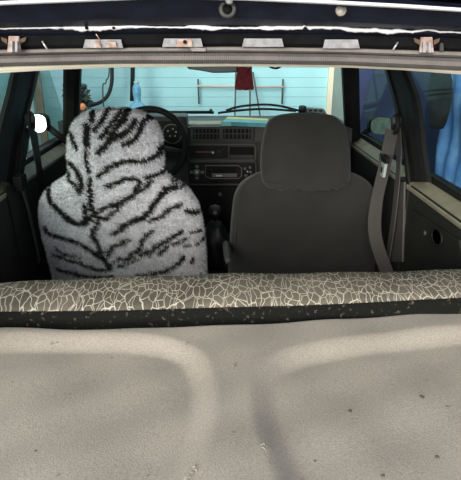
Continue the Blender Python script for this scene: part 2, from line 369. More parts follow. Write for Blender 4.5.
# sides
for sgn, X in ((-1, XL), (1, XR)):
    lw = .030 if sgn < 0 else .045
    # quarter trim panel / door panel below the belt
    q = box('quarter_panel', (X, .35, .22), (X+sgn*.07, 1.60, ZB-.01), M_panel, car, .006)
    dr = box('door', (X, 1.615, .22), (X+sgn*.07, 2.55, ZB-.01), M_panel, car, .008)
    prism('belt_trim', [(X-.004*sgn, 1.72, ZB-.016), (X+lw*sgn, 1.72, ZB+.012), (X+.07*sgn, 1.72, ZB-.01), (X, 1.72, ZB-.03)], (0, .80, 0), M_olive, dr, .003)
    prism('quarter_trim', [(X-.004*sgn, .40, ZB-.016), (X+.045*sgn, .40, ZB+.012), (X+.07*sgn, .40, ZB-.01), (X, .40, ZB-.03)], (0, 1.23, 0), M_olive, q, .003)
    for nm, par, y0, y1 in (('window_seal', dr, 1.72, 2.5), ('quarter_seal', q, .45, 1.60)):
        box(nm, (X+lw*sgn, y0, ZB-.005), (X+.075*sgn, y1, ZB+.032), M_dark, par, .004)
    # door furniture
    a = box('armrest', (X-.05*sgn, 1.85, .62), (X, 2.25, .68), M_dark, dr, .015)
    disc('window_crank', (X, 2.3, .56), (-sgn, 0, 0), .03, .02, M_dark, dr)
    # glass
    zt = 1.262
    top = X+.012*sgn
    prism('door_glass', [(X+.055*sgn, 1.66, ZB), (X+.055*sgn, 2.52, ZB), (top+.012*sgn, 2.16, zt), (top+.012*sgn, 1.88, zt)], (.004*sgn, 0, 0), M_side, dr)
    prism('quarter_glass', [(X+.055*sgn, .55, ZB), (X+.055*sgn, 1.64, ZB), (top+.012*sgn, 1.86, zt), (top+.012*sgn, .75, zt)], (.004*sgn, 0, 0), M_side, q)
    # roof rail
    prism('roof_rail', [(X+.02*sgn, .60, 1.255), (X+.05*sgn, .60, 1.25), (X+.03*sgn, .60, 1.31), (X-.03*sgn, .60, 1.31)], (0, 1.62, 0), M_dark, car, .004)
    # C pillar at the tailgate
    prism('tailgate_pillar', [(X-.02*sgn, .40, ZB), (X+.07*sgn, .40, ZB), (X+.03*sgn, .60, 1.28), (X-.04*sgn, .60, 1.28)], (0, .12, 0), M_dark, car, .004)
    box('sill_rail', (X, .34, .700), (X-.06*sgn, .88, .728), M_dark, car, .003)
# B pillars from the photograph's edges on the side plane
BL = [(72, 17, 41.5), (95, 12, 36), (118, 6, 30.5), (150, -1, 24.5), (182, -6, 22)]
BR = [(72, 383, 404), (95, 389, 413), (118, 395, 417), (150, 401, 420), (182, 404, 425)]
def bpillar(rows, X, sgn):
    secs = []
    ext = [(56, 2*rows[0][1]-rows[1][1]+(rows[1][1]-rows[0][1])*.3, 2*rows[0][2]-rows[1][2]+(rows[1][2]-rows[0][2])*.3)]+rows
    for (py, a, b) in ext:
        A = PX(a, py, X+.012*sgn); B = PX(b, py, X+.012*sgn)
        c = (A+B)/2; e = (B-A)/2
        ring = []
        for (s, dx) in ((-1, .008), (-.8, 0), (-.35, -.008), (-.3, 0.0), (.3, 0.0), (.35, -.008), (.8, 0), (1, .008), (1, .022), (-1, .022)):
            p = c+e*s; ring.append(np.array([p[0]+dx*sgn, p[1], p[2]]))
        secs.append(ring)
    return sweep('door_pillar', secs, M_dark, car)
pL = bpillar(BL, XL, -1); pR = bpillar(BR, XR, 1)
# lower pillar covers in dull grey
for X, sgn, par, ys in ((XR, 1, pR, ((404, 182), (396, 182), (389, 262), (402, 262))), (XL, -1, pL, ((6, 186), (22, 182), (46, 270), (26, 285)))):
    pts = [PX(a, b, X-.006*sgn) for a, b in ys]
    prism('lower_cover', pts, (.01*sgn, 0, 0), M_grey if sgn > 0 else M_dark, par, .002)
# A pillars, windscreen frame and glass
aL0, aL1 = PY(70.5, 150, 2.42), PY(72.5, 58, 2.16); aR0, aR1 = PY(353, 146, 2.42), PY(350, 58, 2.16)
for a0, a1, sgn in ((aL0, aL1, -1), (aR0, aR1, 1)):
    secs = []
    for f in np.linspace(-.25, 1.12, 8):
        c = a0+(a1-a0)*f; hw = .034
        secs.append([c+np.array([dx, dy, 0]) for dx, dy in ((-hw, -.01), (-hw*.5, -.028), (hw*.5, -.028), (hw, -.01), (hw, .02), (-hw, .02))])
    sweep('windscreen_pillar', secs, M_dark, car)
ybase, zbase = 2.72, float(PY(230, 113.5, 2.72)[2])
def fws(u, v):
    a = aL0+(aL1-aL0)*0; x = aL0[0]+(aR0[0]-aL0[0])*u; xt = aL1[0]+(aR1[0]-aL1[0])*u
    bow = 1-(2*u-1)**2
    yb = 2.46+(ybase-2.46)*bow; zb = .90+(zbase-.90)*min(1, bow*3)
    yt = 2.17+.04*bow; zt = 1.285
    return (x+(xt-x)*v, yb+(yt-yb)*v, zb+(zt-zb)*v)
g_ = grid('windscreen', fws, 24, 8, M_wind, car); 
box('windscreen_header', (aL1[0], 2.12, 1.255), (aR1[0], 2.26, 1.33), M_cream, car, .006)
# floor pan, tunnel, scuttle, boot floor
box('floor_pan', (XL, .30, .18), (XR, 2.75, .22), M_carpet, car)
tun = sweep('tunnel', [[(-.035+a, y, b) for a, b in ((-.12, .22), (-.10, .36), (-.07, .38), (.07, .38), (.10, .36), (.12, .22))] for y in (1.1, 2.5)], M_carpet, car)
box('bulkhead', (XL, 2.72, .22), (XR, 2.76, zbase-.02), M_dark, car)
box('scuttle', (XL+.02, 2.76, zbase-.09), (XR-.02, 2.95, zbase-.045), M_navy, car, .01)
def fhood(u, v): 
    x = XL+.0+(XR-XL)*u; return (x, 2.93+.62*v, zbase-.06-.10*v**2-.05*abs(2*u-1)**3)
hd = grid('bonnet', fhood, 14, 10, M_navy, car); hd.modifiers.new('t', 'SOLIDIFY').thickness = .01
box('front_panel', (XL, 3.50, .25), (XR, 3.55, zbase-.2), M_navy, car, .01)
# wheels
for sx in (XL-.0, XR+.0):
    for wy in (.62, 3.1):
        c = np.array([sx-(.09 if sx > 0 else -.09), wy, .0])
        t_ = tube('wheel', [(c[0]-.07, wy, .2), (c[0]-.06, wy, .2), (c[0]+.06, wy, .2), (c[0]+.07, wy, .2)], [.16, .20, .20, .16], mat('tyre', (.015, .015, .015), .8), car, 28)
# quarter panel details on the right: recess frame, hole, screw
def onR(px, py, d=0.): return PX(px, py, XR-d)
qp = [o for o in car.children if o.name.startswith('quarter_panel')]
qL, qR = qp[0], qp[1]
fr = prism('pocket_panel', [onR(414, 210), onR(462, 240), onR(470, 285), onR(411, 285)], (-.008, 0, 0), M_panel, qR, .003)
hc = onR(437, 237, .012)
tube('speaker_hole_rim', [hc+np.array([0, .034*math.cos(t), .024*math.sin(t)]) for t in np.linspace(0, 2*math.pi, 25)[:-1]], .004, M_dark, qR, 8, True)
sweep('speaker_hole', [[hc+np.array([dx, .032*math.cos(t)*s, .022*math.sin(t)*s]) for t in np.linspace(0, 2*math.pi, 25)[:-1]] for dx, s in ((0.0, .2), (-.001, 1), (.004, 1))], mat('hole_black', (.001, .001, .001), 1., spec=0), qR)
disc('trim_screw', onR(425.5, 233, .008), (-1, 0, 0), .007, .005, M_grey, qR)
# door mirrors
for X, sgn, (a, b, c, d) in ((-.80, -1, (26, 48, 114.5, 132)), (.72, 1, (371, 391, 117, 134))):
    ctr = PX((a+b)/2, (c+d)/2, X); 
    e0 = PY(a, c, ctr[1]); e1 = PY(b, d, ctr[1])
    w2, h2 = abs(e1[0]-e0[0])/2, abs(e1[2]-e0[2])/2
    mh = empty('door_mirror', ctr); mh.parent = car; mh.matrix_parent_inverse = Matrix.Translation(-car.location)
    def se(s, y, n=2.8, k=28): return [(ctr[0]+w2*s*np.sign(math.cos(t))*abs(math.cos(t))**(2/n), ctr[1]+y, ctr[2]+h2*s*np.sign(math.sin(t))*abs(math.sin(t))**(2/n)) for t in np.linspace(0, 2*math.pi, k+1)[:-1]]
    sweep('mirror_housing', [se(.9, .0), se(1.03, -.004), se(1.06, .01), se(1.0, .05), se(.6, .075)], M_dark, mh, smooth=False)
    mg = sweep('mirror_face', [[(a, b+(c-ctr[2])*.14, c) for a, b, c in se(.98, q)] for q in (-.008, .002)], M_mirror if sgn < 0 else mat('painted_reflection', (.16, .20, .17), .35, .7, var=.3, vscale=30), mh)  # right face: dull green reflection painted into the base colour
    tube('mirror_arm', [(ctr[0]-sgn*w2*.8, ctr[1]+.03, ctr[2]-h2*.5), (X-sgn*.10 if sgn < 0 else X-.07, ctr[1]+.06, ZB+.02)], .014, M_dark, mh)

# ================================================================ parcel shelf
def pm_mat():
    m = mat('grey_felt', (.44, .395, .345), .95, sheen=.2)
    nt = m.node_tree; b = nt.nodes['Principled BSDF']; tc = nt.nodes.new('ShaderNodeTexCoord')
    def noise(sc, det=5):
        n = nt.nodes.new('ShaderNodeTexNoise'); n.inputs['Scale'].default_value = sc; n.inputs['Detail'].default_value = det
        nt.links.new(tc.outputs['Object'], n.inputs['Vector']); return n
    n1 = noise(7); n2 = noise(420, 3); n3 = noise(38, 2)
    r1 = nt.nodes.new('ShaderNodeValToRGB'); e = r1.color_ramp.elements
    e[0].position = .3; e[0].color = (.385, .35, .305, 1); e[1].position = .7; e[1].color = (.455, .415, .365, 1)
    nt.links.new(n1.outputs['Fac'], r1.inputs[0])
    r2 = nt.nodes.new('ShaderNodeValToRGB'); e = r2.color_ramp.elements
    e[0].position = .25; e[0].color = (.70, .70, .70, 1); e[1].position = .75; e[1].color = (1.2, 1.2, 1.2, 1)
    nt.links.new(n2.outputs['Fac'], r2.inputs[0])
    r3 = nt.nodes.new('ShaderNodeValToRGB'); e = r3.color_ramp.elements   # rare dark specks
    e[0].position = .24; e[0].color = (.55, .5, .45, 1); e[1].position = .28; e[1].color = (1, 1, 1, 1)
    nt.links.new(n3.outputs['Fac'], r3.inputs[0])
    mx = nt.nodes.new('ShaderNodeMix'); mx.data_type = 'RGBA'; mx.blend_type = 'MULTIPLY'; mx.inputs[0].default_value = 1
    nt.links.new(r1.outputs[0], mx.inputs[6]); nt.links.new(r2.outputs[0], mx.inputs[7])
    mx2 = nt.nodes.new('ShaderNodeMix'); mx2.data_type = 'RGBA'; mx2.blend_type = 'MULTIPLY'; mx2.inputs[0].default_value = 1
    nt.links.new(mx.outputs[2], mx2.inputs[6]); nt.links.new(r3.outputs[0], mx2.inputs[7])
    nt.links.new(mx2.outputs[2], b.inputs['Base Color'])
    bp = nt.nodes.new('ShaderNodeBump'); bp.inputs['Strength'].default_value = .5; bp.inputs['Distance'].default_value = .0012
    nt.links.new(n2.outputs['Fac'], bp.inputs['Height']); nt.links.new(bp.outputs[0], b.inputs['Normal'])
    return m
ZS = .76
def poly(pp): return np.array([PZ(a, b, ZS)[:2] for a, b in pp])
def dense(pp):
    P = spline(pp, len(pp)*6); return P
recL = [(-300, 338), (0, 338), (100, 338), (160, 342), (188, 352), (200, 368), (204, 395), (202, 420), (193, 450), (176, 490), (140, 560), (60, 680), (-400, 680)]
recR = [(760, 312), (461, 331), (380, 339), (315, 348), (284, 357), (268, 372), (262.5, 390), (266, 415), (277, 445), (293, 480), (330, 560), (400, 680), (860, 680)]
pL_, pR_ = poly(dense(recL)), poly(dense(recR))
def sdf(P, Q):
    """signed distance of the points Q to polygon P (negative inside)"""
    a = P; b = np.roll(P, -1, 0); d = np.full(len(Q), 1e9); inside = np.zeros(len(Q), bool)
    for i in range(len(P)):
        e = b[i]-a[i]; L = e@e
        if L < 1e-12: continue
        t = np.clip(((Q-a[i])@e)/L, 0, 1); d = np.minimum(d, np.linalg.norm(Q-(a[i]+t[:, None]*e), axis=1))
        cnd = (a[i][1] > Q[:, 1]) != (b[i][1] > Q[:, 1])
        xx = a[i][0]+(Q[:, 1]-a[i][1])/(e[1] if abs(e[1]) > 1e-12 else 1e-12)*e[0]
        inside ^= cnd & (Q[:, 0] < xx)
    return np.where(inside, -d, d)
edge = [PZ(px, py, ZS) for px, py in ((-160, 330), (0, 326.5), (60, 328), (115, 328), (230, 324), (345, 318), (461, 309.5), (620, 300))]
exs = [p[0] for p in edge]; eys = [p[1] for p in edge]
NX, NY = 330, 170
gx = np.linspace(XL+.02, XR-.02, NX+1); gv = np.linspace(0, 1, NY+1)
XX, VV = np.meshgrid(gx, gv, indexing='ij')
YE = np.interp(XX, exs, eys)+.004
YY = .33+(YE-.33)*VV
Q = np.stack([XX.ravel(), YY.ravel()], 1)
def sm(t): t = np.clip(t, 0, 1); return t*t*(3-2*t)
dep = .019*sm(.5-sdf(pL_, Q)/.050)+.019*sm(.5-sdf(pR_, Q)/.050)
dep = dep.reshape(XX.shape)
ZZ = ZS-dep+.0012*np.sin(XX*31+YY*17)+.0008*np.sin(YY*50-XX*23)
ZZ -= .010*sm((VV-.985)/.015)                                     # rolled-over far edge
vs = np.stack([XX, YY, ZZ], -1).reshape(-1, 3)
ii, jj = np.meshgrid(np.arange(NX), np.arange(NY), indexing='ij'); b0 = (ii*(NY+1)+jj).ravel()
fs = np.stack([b0, b0+NY+1, b0+NY+2, b0+1], 1)
shelf = empty('parcel_shelf', (-.04, .6, .735), 'grey felt moulded parcel shelf with two shallow recesses', 'parcel shelf')
me = bpy.data.meshes.new('felt_panel'); me.from_pydata(vs.tolist(), [], fs.tolist()); me.update()
fo = link('felt_panel', me, pm_mat(), shelf, True)
sm_ = fo.modifiers.new('t', 'SOLIDIFY'); sm_.thickness = .008; sm_.offset = -1
# small dents, crumbs of torn pile
for (px, py, r) in ((192, 470, 5), (186, 478, 4), (262, 446, 4.5), (267, 449, 3), (234, 366, 2.5)):
    c = PZ(px, py, ZS); c[2] += 0.0
    vs2 = []
    for k in range(26):
        p = c+np.array([rng.normal(0, r*.0006), rng.normal(0, r*.0008), -.001]); vs2 += [p, p+rng.normal(0, .0012, 3)+np.array([0, 0, .0018]), p+rng.normal(0, .0014, 3)+np.array([0, 0, .001])]
    o = pyd('torn_pile', vs2, [(3*k, 3*k+1, 3*k+2) for k in range(26)], MATS['grey_felt'], shelf); o['kind'] = 'stuff'

for (px, py, r) in ((422, 398, 3.2), (350, 412, 3), (383, 477, 2.6), (437, 458, 3), (120, 330, 2), (36, 452, 2), (315, 462, 1.6), (70, 395, 1.5)):
    c = PZ(px, py, ZS-(.016 if py > 345 else .0))
    pyd('dark_speck', [c+np.array([r*.0011*math.cos(t)*(1+.3*math.sin(3*t+px)), r*.0012*math.sin(t)*(1+.25*math.cos(2*t+py)), .0022]) for t in np.linspace(0, 2*math.pi, 11)[:-1]]+[c+np.array([0, 0, .003])],
        [(k, (k+1) % 10, 10) for k in range(10)], mat('dark_lint', (.16, .13, .10), .95), shelf)
# ================================================================ rear seat
def crackle():
    m = mat('crackle_print_fabric', (.2, .18, .15), .9)
    nt = m.node_tree; b = nt.nodes['Principled BSDF']; tc = nt.nodes.new('ShaderNodeTexCoord')
    nz = nt.nodes.new('ShaderNodeTexNoise'); nz.inputs['Scale'].default_value = 22; nz.inputs['Detail'].default_value = 2
    nt.links.new(tc.outputs['Object'], nz.inputs['Vector'])
    va = nt.nodes.new('ShaderNodeVectorMath'); va.operation = 'MULTIPLY_ADD'; va.inputs[1].default_value = (.03, .03, .03)
    nt.links.new(nz.outputs['Color'], va.inputs[0]); nt.links.new(tc.outputs['Object'], va.inputs[2])
    sep = nt.nodes.new('ShaderNodeSeparateXYZ'); nt.links.new(va.outputs[0], sep.inputs[0])
    cmb = nt.nodes.new('ShaderNodeCombineXYZ'); nt.links.new(sep.outputs[0], cmb.inputs[0]); ym = nt.nodes.new('ShaderNodeMath'); ym.operation = 'MULTIPLY'; ym.inputs[1].default_value = .55; nt.links.new(sep.outputs[1], ym.inputs[0]); nt.links.new(ym.outputs[0], cmb.inputs[1])
    def vor(sc, wd, seed):
        mp = nt.nodes.new('ShaderNodeMapping'); mp.inputs['Location'].default_value = (seed, seed*.7, 0); nt.links.new(cmb.outputs[0], mp.inputs[0])
        v = nt.nodes.new('ShaderNodeTexVoronoi'); v.voronoi_dimensions = '2D'; v.feature = 'DISTANCE_TO_EDGE'; v.inputs['Scale'].default_value = sc
        nt.links.new(mp.outputs[0], v.inputs['Vector'])
        r = nt.nodes.new('ShaderNodeMapRange'); r.inputs[1].default_value = wd; r.inputs[2].default_value = wd*2.2; r.inputs[3].default_value = 1; r.inputs[4].default_value = 0
        nt.links.new(v.outputs['Distance'], r.inputs[0]); return r
    A = vor(70, .022, 0.3); B = vor(46, .014, 3.1)
    mxx = nt.nodes.new('ShaderNodeMath'); mxx.operation = 'MAXIMUM'; nt.links.new(A.outputs[0], mxx.inputs[0]); nt.links.new(B.outputs[0], mxx.inputs[1])
    n2 = nt.nodes.new('ShaderNodeTexNoise'); n2.inputs['Scale'].default_value = 9; nt.links.new(tc.outputs['Object'], n2.inputs['Vector'])
    r0 = nt.nodes.new('ShaderNodeValToRGB'); e = r0.color_ramp.elements
    e[0].position = .35; e[0].color = (.075, .070, .054, 1); e[1].position = .7; e[1].color = (.15, .132, .105, 1); nt.links.new(n2.outputs['Fac'], r0.inputs[0])
    mx = nt.nodes.new('ShaderNodeMix'); mx.data_type = 'RGBA'; mx.inputs[7].default_value = (.56, .53, .46, 1)
    ml = nt.nodes.new('ShaderNodeMath'); ml.operation = 'MULTIPLY'; ml.inputs[1].default_value = .85; nt.links.new(mxx.outputs[0], ml.inputs[0])
    nt.links.new(ml.outputs[0], mx.inputs[0]); nt.links.new(r0.outputs[0], mx.inputs[6]); nt.links.new(mx.outputs[2], b.inputs['Base Color'])
    return m
def board():
    m = mat('dusty_black_board', (.010, .011, .010), .8, spec=.1, bump=.4, bscale=120)
    nt = m.node_tree; b = nt.nodes['Principled BSDF']; tc = nt.nodes.new('ShaderNodeTexCoord')
    n = nt.nodes.new('ShaderNodeTexNoise'); n.inputs['Scale'].default_value = 95; n.inputs['Detail'].default_value = 8; nt.links.new(tc.outputs['Object'], n.inputs['Vector'])
    r = nt.nodes.new('ShaderNodeValToRGB'); e = r.color_ramp.elements
    e[0].position = .60; e[0].color = (.009, .010, .009, 1); e[1].position = .76; e[1].color = (.15, .12, .08, 1)
    nt.links.new(n.outputs['Fac'], r.inputs[0]); nt.links.new(r.outputs[0], b.inputs['Base Color']); return m
rs = empty('rear_bench', (-.04, 1.1, .22), 'rear bench seat in grey fabric printed with pale cracks', 'car seat')
tf = rowf([(-180, 292), (0, 283), (60, 279.5), (115, 277.5), (230, 273.5), (300, 273), (345, 272.5), (461, 269.5), (640, 264)])
mf = rowf([(-180, 320), (0, 311.5), (60, 311), (115, 310.5), (230, 307), (300, 305.5), (345, 303.5), (461, 297.5), (640, 288)])
bf = rowf([(-180, 334), (0, 327), (60, 329), (115, 329), (230, 325.5), (345, 319), (461, 310.5), (640, 300)])
secs, secb = [], []
for px in np.arange(-150, 625, 5):
    m0 = PY(px, mf(px), .905); t0 = PZ(px, tf(px), .802)
    t0 = t0 + np.array([0, 0, .0015*math.sin(px*.06)])
    v = t0-m0
    ring = [m0+np.array([0, .004, -.012]), m0, m0+v*.1+np.array([0, 0, .006]), m0+v*.35+np.array([0, 0, .0085]), m0+v*.7+np.array([0, 0, .006]), t0,
            t0+np.array([0, .025, -.012]), t0+np.array([0, .04, -.04]), t0+np.array([0, .085, -.25]), t0+np.array([0, .12, -.42]), m0+np.array([0, .08, -.42])]
    secs.append(ring)
    b0_ = PY(px, bf(px)+2, .897); secb.append([m0+np.array([0, -.004, .001]), np.array([m0[0], .896, m0[2]-.004]), b0_, b0_+np.array([0, .06, -.42]), b0_+np.array([0, .075, -.42]), m0+np.array([0, .012, -.005])])
sweep('backrest', secs, crackle(), rs, smooth=True)
sweep('back_board', secb, board(), rs)
cus = box('bench_cushion', (XL+.03, 1.14, .26), (XR-.03, 1.52, .42), MATS['crackle_print_fabric'], rs, .04)
for x in (-.35, .28): box('seat_bracket', (x-.03, 1.0, .22), (x+.03, 1.4, .27), M_dark, rs)

# ================================================================ front seats
def interp_rows(rows, n):
    r = np.array(rows, float); q = np.linspace(0, 1, n)
    s = np.concatenate([[0], np.cumsum(np.hypot(np.diff(r[:, 0]), np.diff(r[:, 1])+0)+2)]); s /= s[-1]
    return np.stack([np.interp(q, s, r[:, k]) for k in range(3)], 1)
def cushion_rings(rows, yfn, thick, n=90, seg=64, expo=3.0):
    R = spline(rows, n); rings = []
    for (py, a, b) in R:
        Y = yfn(py); th = thick(py); A = PY(a, py, Y+th); B = PY(b, py, Y+th); c = (A+B)/2; h = (B[0]-A[0])/2
        ring = []
        for t in np.linspace(0, 2*math.pi, seg+1)[:-1]:
            ct, st_ = math.cos(t), math.sin(t)
            ring.append((c[0]+h*np.sign(ct)*abs(ct)**(2/expo), c[1]+th*np.sign(st_)*abs(st_)**(2/expo), c[2]))
        rings.append(ring)
    return rings
def smooth1(x, a, b): t = min(1, max(0, (x-a)/(b-a))); return t*t*(3-2*t)

# ---- furry striped driver seat
seatL = empty('front_seat', (-.36, 1.85, .22), 'front seat in fluffy grey cover with black tiger stripes', 'car seat', 'front seats')
rowsL = [(109.5, 106, 124), (111, 92, 136), (113.5, 84, 145), (118, 77, 153), (126, 70.5, 160), (138, 67, 163.5), (155, 66, 165), (167, 67, 165.5), (175, 65, 169), (181, 57, 178), (187, 48, 187), (194, 42, 193.5), (203, 39, 199), (215, 38.5, 202.5), (232, 41, 205.5), (255, 47, 207.5), (280, 53, 208), (310, 58, 206), (345, 62, 203)]
def yL(py): return 1.53 + .14*(py-106)/(280-106)
def thL(py): return .055*min(1, ((py-107)/12))**.5 + .03*smooth1(py, 168, 195)
STR = [  # (width px, points px)
 (5, [(91.6, 111), (91.6, 120.5)]), (4, [(107, 111), (101.4, 121.5), (94.5, 130)]), (4, [(121, 112), (116, 118), (109, 127), (101, 138)]),
 (5, [(125, 119), (115, 129), (110, 141), (98.5, 152)]), (6, [(86.7, 126), (86.2, 145)]), (4.5, [(69, 136), (75, 148)]), (3.5, [(86.7, 152), (85.4, 158.5), (88.7, 172)]),
 (5, [(67, 164), (76, 172), (81, 184), (80, 190)]), (4, [(66, 174), (68, 182), (77, 186)]), (4, [(90.6, 179), (88.7, 190)]), (4.5, [(98.5, 176), (111, 166.5), (123, 161.5)]),
 (4, [(107, 186), (123, 180)]), (5, [(126.6, 112.7), (120, 121.5), (112, 133), (110, 139)]), (5, [(134.4, 121.5), (127.6, 131), (114, 138)]),
 (4.5, [(152, 118.5), (143, 121.5), (139, 132), (133.4, 140), (124, 144)]), (4, [(159, 148), (157, 156), (143, 161.5), (129.5, 161), (120, 162.5), (110, 168)]),
 (4, [(164.7, 171), (159, 175), (146, 178)]), (4, [(110, 186), (122, 180), (133.4, 178), (140, 184), (135, 190)]), (4, [(150, 182), (144, 189)]),
 (3, [(172, 184), (175, 184.5)]), (3, [(163, 189.5), (176, 189)]), (3, [(182, 189), (189, 190)]),
 (5.5, [(44, 194), (48.7, 203.7), (60, 213), (74, 223), (86, 222), (93.6, 215)]), (4.5, [(84.8, 205.6), (85.8, 219)]),
 (5, [(90.6, 190), (91.6, 207.6), (95.5, 215), (97.5, 225), (92.6, 232), (97.5, 242.7), (103, 256), (109, 266)]), (4, [(77, 190), (80, 193)]),
 (4, [(95.5, 215), (102, 208.5), (121, 201.7), (113, 212.5), (105, 218), (95.5, 216)]), (4.5, [(42, 231), (46.7, 236), (74, 241.7), (91.6, 250.5), (111, 265)]),
 (3, [(54.5, 250.5), (64, 255.4), (80, 257.4)]), (3.5, [(51.6, 257.4), (74, 262), (97.5, 269), (111, 268)]), (4, [(55.5, 272), (78, 275), (93.6, 277), (113, 276)]),
 (4, [(107, 257.4), (113, 246.6), (125, 241)]), (3.5, [(113, 262), (120, 257.5)]), (4, [(113, 234), (125, 226)]), (4.5, [(120, 201.7), (128, 198), (135.6, 193), (141.5, 190)]),
 (5.5, [(120, 229), (131.7, 221), (145.4, 216.4), (157, 199.8), (167, 191), (175, 190)]), (4, [(150, 221), (163, 215.4), (170.8, 209.5), (179.5, 207)]), (4.5, [(186.4, 213.4), (196, 217)]),
 (3, [(180.5, 191), (188, 190)]), (3.5, [(120, 243.7), (129, 240)]), (4.5, [(152, 231), (143.4, 239), (139.5, 248.6), (131.7, 254.4), (120, 266)]),
 (4.5, [(180.5, 233), (167, 241), (155, 246.6), (149.3, 254.4)]), (3, [(187, 240.4), (172.7, 244.7)]), (4, [(167, 246.6), (160, 253.5)]), (3, [(190, 235), (200, 235)]),
 (3, [(196, 248), (205, 242.7)]), (4, [(137.6, 275), (161, 272), (176.6, 266), (183.5, 258)]), (3, [(192, 261), (191.5, 265)]), (4, [(141.5, 254), (150, 250)]), (3, [(139, 258), (122, 265)]), (2.5, [(184, 248), (189, 248)]),
 (4, [(60, 290), (110, 284), (150, 292), (190, 283)]), (4, [(70, 305), (120, 300), (180, 306)])]
SEG = []
for wd, pp in STR:
    pq = spline(pp, max(2, len(pp)*3)) if len(pp) > 2 else np.array(pp, float)
    Wp = [PY(a, b, yL(b)) for a, b in pq]
    for a, b in zip(Wp[:-1], Wp[1:]): SEG.append((a[0], a[2], b[0], b[2], wd*.64/310))
SEG = np.array(SEG)
def dark_at(P):
    """stripe mask for cloth points, in the plane of the seat back"""
    q = P[:, [0, 2]]; out = np.full(len(q), 9.)
    wob = .003*np.sin(q[:, 0]*700+q[:, 1]*260)+.0028*np.sin(q[:, 1]*820-q[:, 0]*420)
    for x0_, z0_, x1_, z1_, hw in SEG:
        e = np.array([x1_-x0_, z1_-z0_]); L = e@e+1e-12
        t = np.clip(((q-[x0_, z0_])@e)/L, 0, 1)
        d = np.linalg.norm(q-([x0_, z0_]+t[:, None]*e), axis=1)-hw
        out = np.minimum(out, d)
    return np.clip(.5-(out+wob)/.003, 0, 1)
rowsL = [(p, a+2.5, b-2.5) for p, a, b in rowsL]
ringsL = cushion_rings(rowsL, yL, thL, 130, 150, 2.5)
V = np.array(ringsL).reshape(-1, 3)
def colours(P, jit):
    dk = dark_at(P)[:, None]
    tuft = 1+.22*np.sin(P[:, 0]*330+5*np.sin(P[:, 2]*90))*np.sin(P[:, 2]*290+4*np.sin(P[:, 0]*120))
    base = np.array([.80, .79, .84])*(jit*tuft)[:, None]
    return np.concatenate([base*(1-dk)+np.array([.012, .012, .013])*dk, np.ones((len(P), 1))], 1)
cover = sweep('seat_cover', ringsL, mat('plush_base', (.4, .4, .4), .95, attr='fur'), seatL, smooth=True)
mv = np.zeros(len(cover.data.vertices)*3); cover.data.vertices.foreach_get('co', mv); mv = mv.reshape(-1, 3)
ca = cover.data.color_attributes.new('fur', 'FLOAT_COLOR', 'POINT'); ca.data.foreach_set('color', colours(mv, np.full(len(mv), .9)).astype(np.float32).ravel())
# pile strands
k = len(ringsL[0]); n = len(ringsL)
G = V.reshape(n, k, 3)
N_ST = 85000
a_ = G[:-1, :, :]; du = np.roll(a_, -1, 1)-a_; dv = G[1:]-a_
area = np.linalg.norm(np.cross(du, dv), axis=2); 
pr = (area*(a_[..., 2] > .40)).ravel(); pr /= pr.sum()
idx = rng.choice(len(pr), N_ST, p=pr); i_, j_ = np.unravel_index(idx, area.shape)
ru, rv = rng.random((2, N_ST, 1))
root = a_[i_, j_]+du[i_, j_]*ru+dv[i_, j_]*rv
nr = np.cross(du[i_, j_], dv[i_, j_]); nr /= np.linalg.norm(nr, axis=1, keepdims=True)+1e-9
cen = G.mean(1)[i_]; flip = np.sign(((root-cen)*nr).sum(1))[:, None]; nr *= np.where(flip == 0, 1, flip)
dr_ = nr+rng.normal(0, .45, (N_ST, 3))+np.array([0, 0, -.25]); dr_ /= np.linalg.norm(dr_, axis=1, keepdims=True)
tip = root+dr_*rng.uniform(.006, .0125, (N_ST, 1))
sd_ = np.cross(dr_, rng.normal(size=(N_ST, 3))); sd_ /= np.linalg.norm(sd_, axis=1, keepdims=True)+1e-9
vv = np.stack([root-sd_*.0011, root+sd_*.0011, tip], 1).reshape(-1, 3)
me = bpy.data.meshes.new('fur_pile'); me.from_pydata(vv.tolist(), [], np.arange(N_ST*3).reshape(-1, 3).tolist()); me.update()
cc = colours(root, rng.uniform(.62, 1.25, N_ST)); cc = np.repeat(cc, 3, 0).astype(np.float32)
ca = me.color_attributes.new('fur', 'FLOAT_COLOR', 'POINT'); ca.data.foreach_set('color', cc.ravel())
fu = link('fur_pile', me, mat('plush_pile', (.5, .5, .5), .9, attr='fur', spec=.15), cover); fu['kind'] = 'stuff'
def seat_base(root, xc):
    box('seat_cushion', (xc-.24, 1.86, .30), (xc+.24, 2.28, .46), M_charcoal, root, .05)
    for s in (-.2, .2): box('seat_rail', (xc+s-.015, 1.75, .22), (xc+s+.015, 2.2, .30), M_dark, root)
seat_base(seatL, -.37)

# ---- charcoal passenger seat
seatR = empty('front_seat', (.27, 1.85, .22), 'front seat in plain charcoal cloth with separate rounded headrest', 'car seat', 'front seats')
rowsB = [(170, 275, 335), (172, 262, 348), (175, 253, 357), (180, 244, 366), (187, 238, 372), (196, 234, 375.5), (210, 232, 378), (228, 230.5, 378), (250, 229, 376), (275, 228, 373), (310, 229, 370), (345, 232, 367)]
def yB(py): return 1.70+.12*(py-170)/110
R_ = cushion_rings(rowsB, yB, lambda p: .025+.055*min(1, max(0, (p-168)/22))**.6, 60, 72, 3.2)
R_ = [[(x, y+.006*math.sin(x*9+z*14)*.6+.003*math.sin(z*33+x*21)*.6, z) for x, y, z in r] for r in R_]
bk = sweep('backrest', R_, M_charcoal, seatR, smooth=True)
rowsH = [(113.3, 292, 318), (114.2, 283, 326), (116.2, 275, 334), (120.8, 269, 340), (127, 265.5, 344.5), (138, 263, 347.5), (152, 261, 349.5), (166, 260.5, 350), (176, 261, 350), (181, 262.5, 349), (184.5, 266, 346), (186.3, 273, 338)]
def yH(py): return 1.655+.012*(py-112)/70
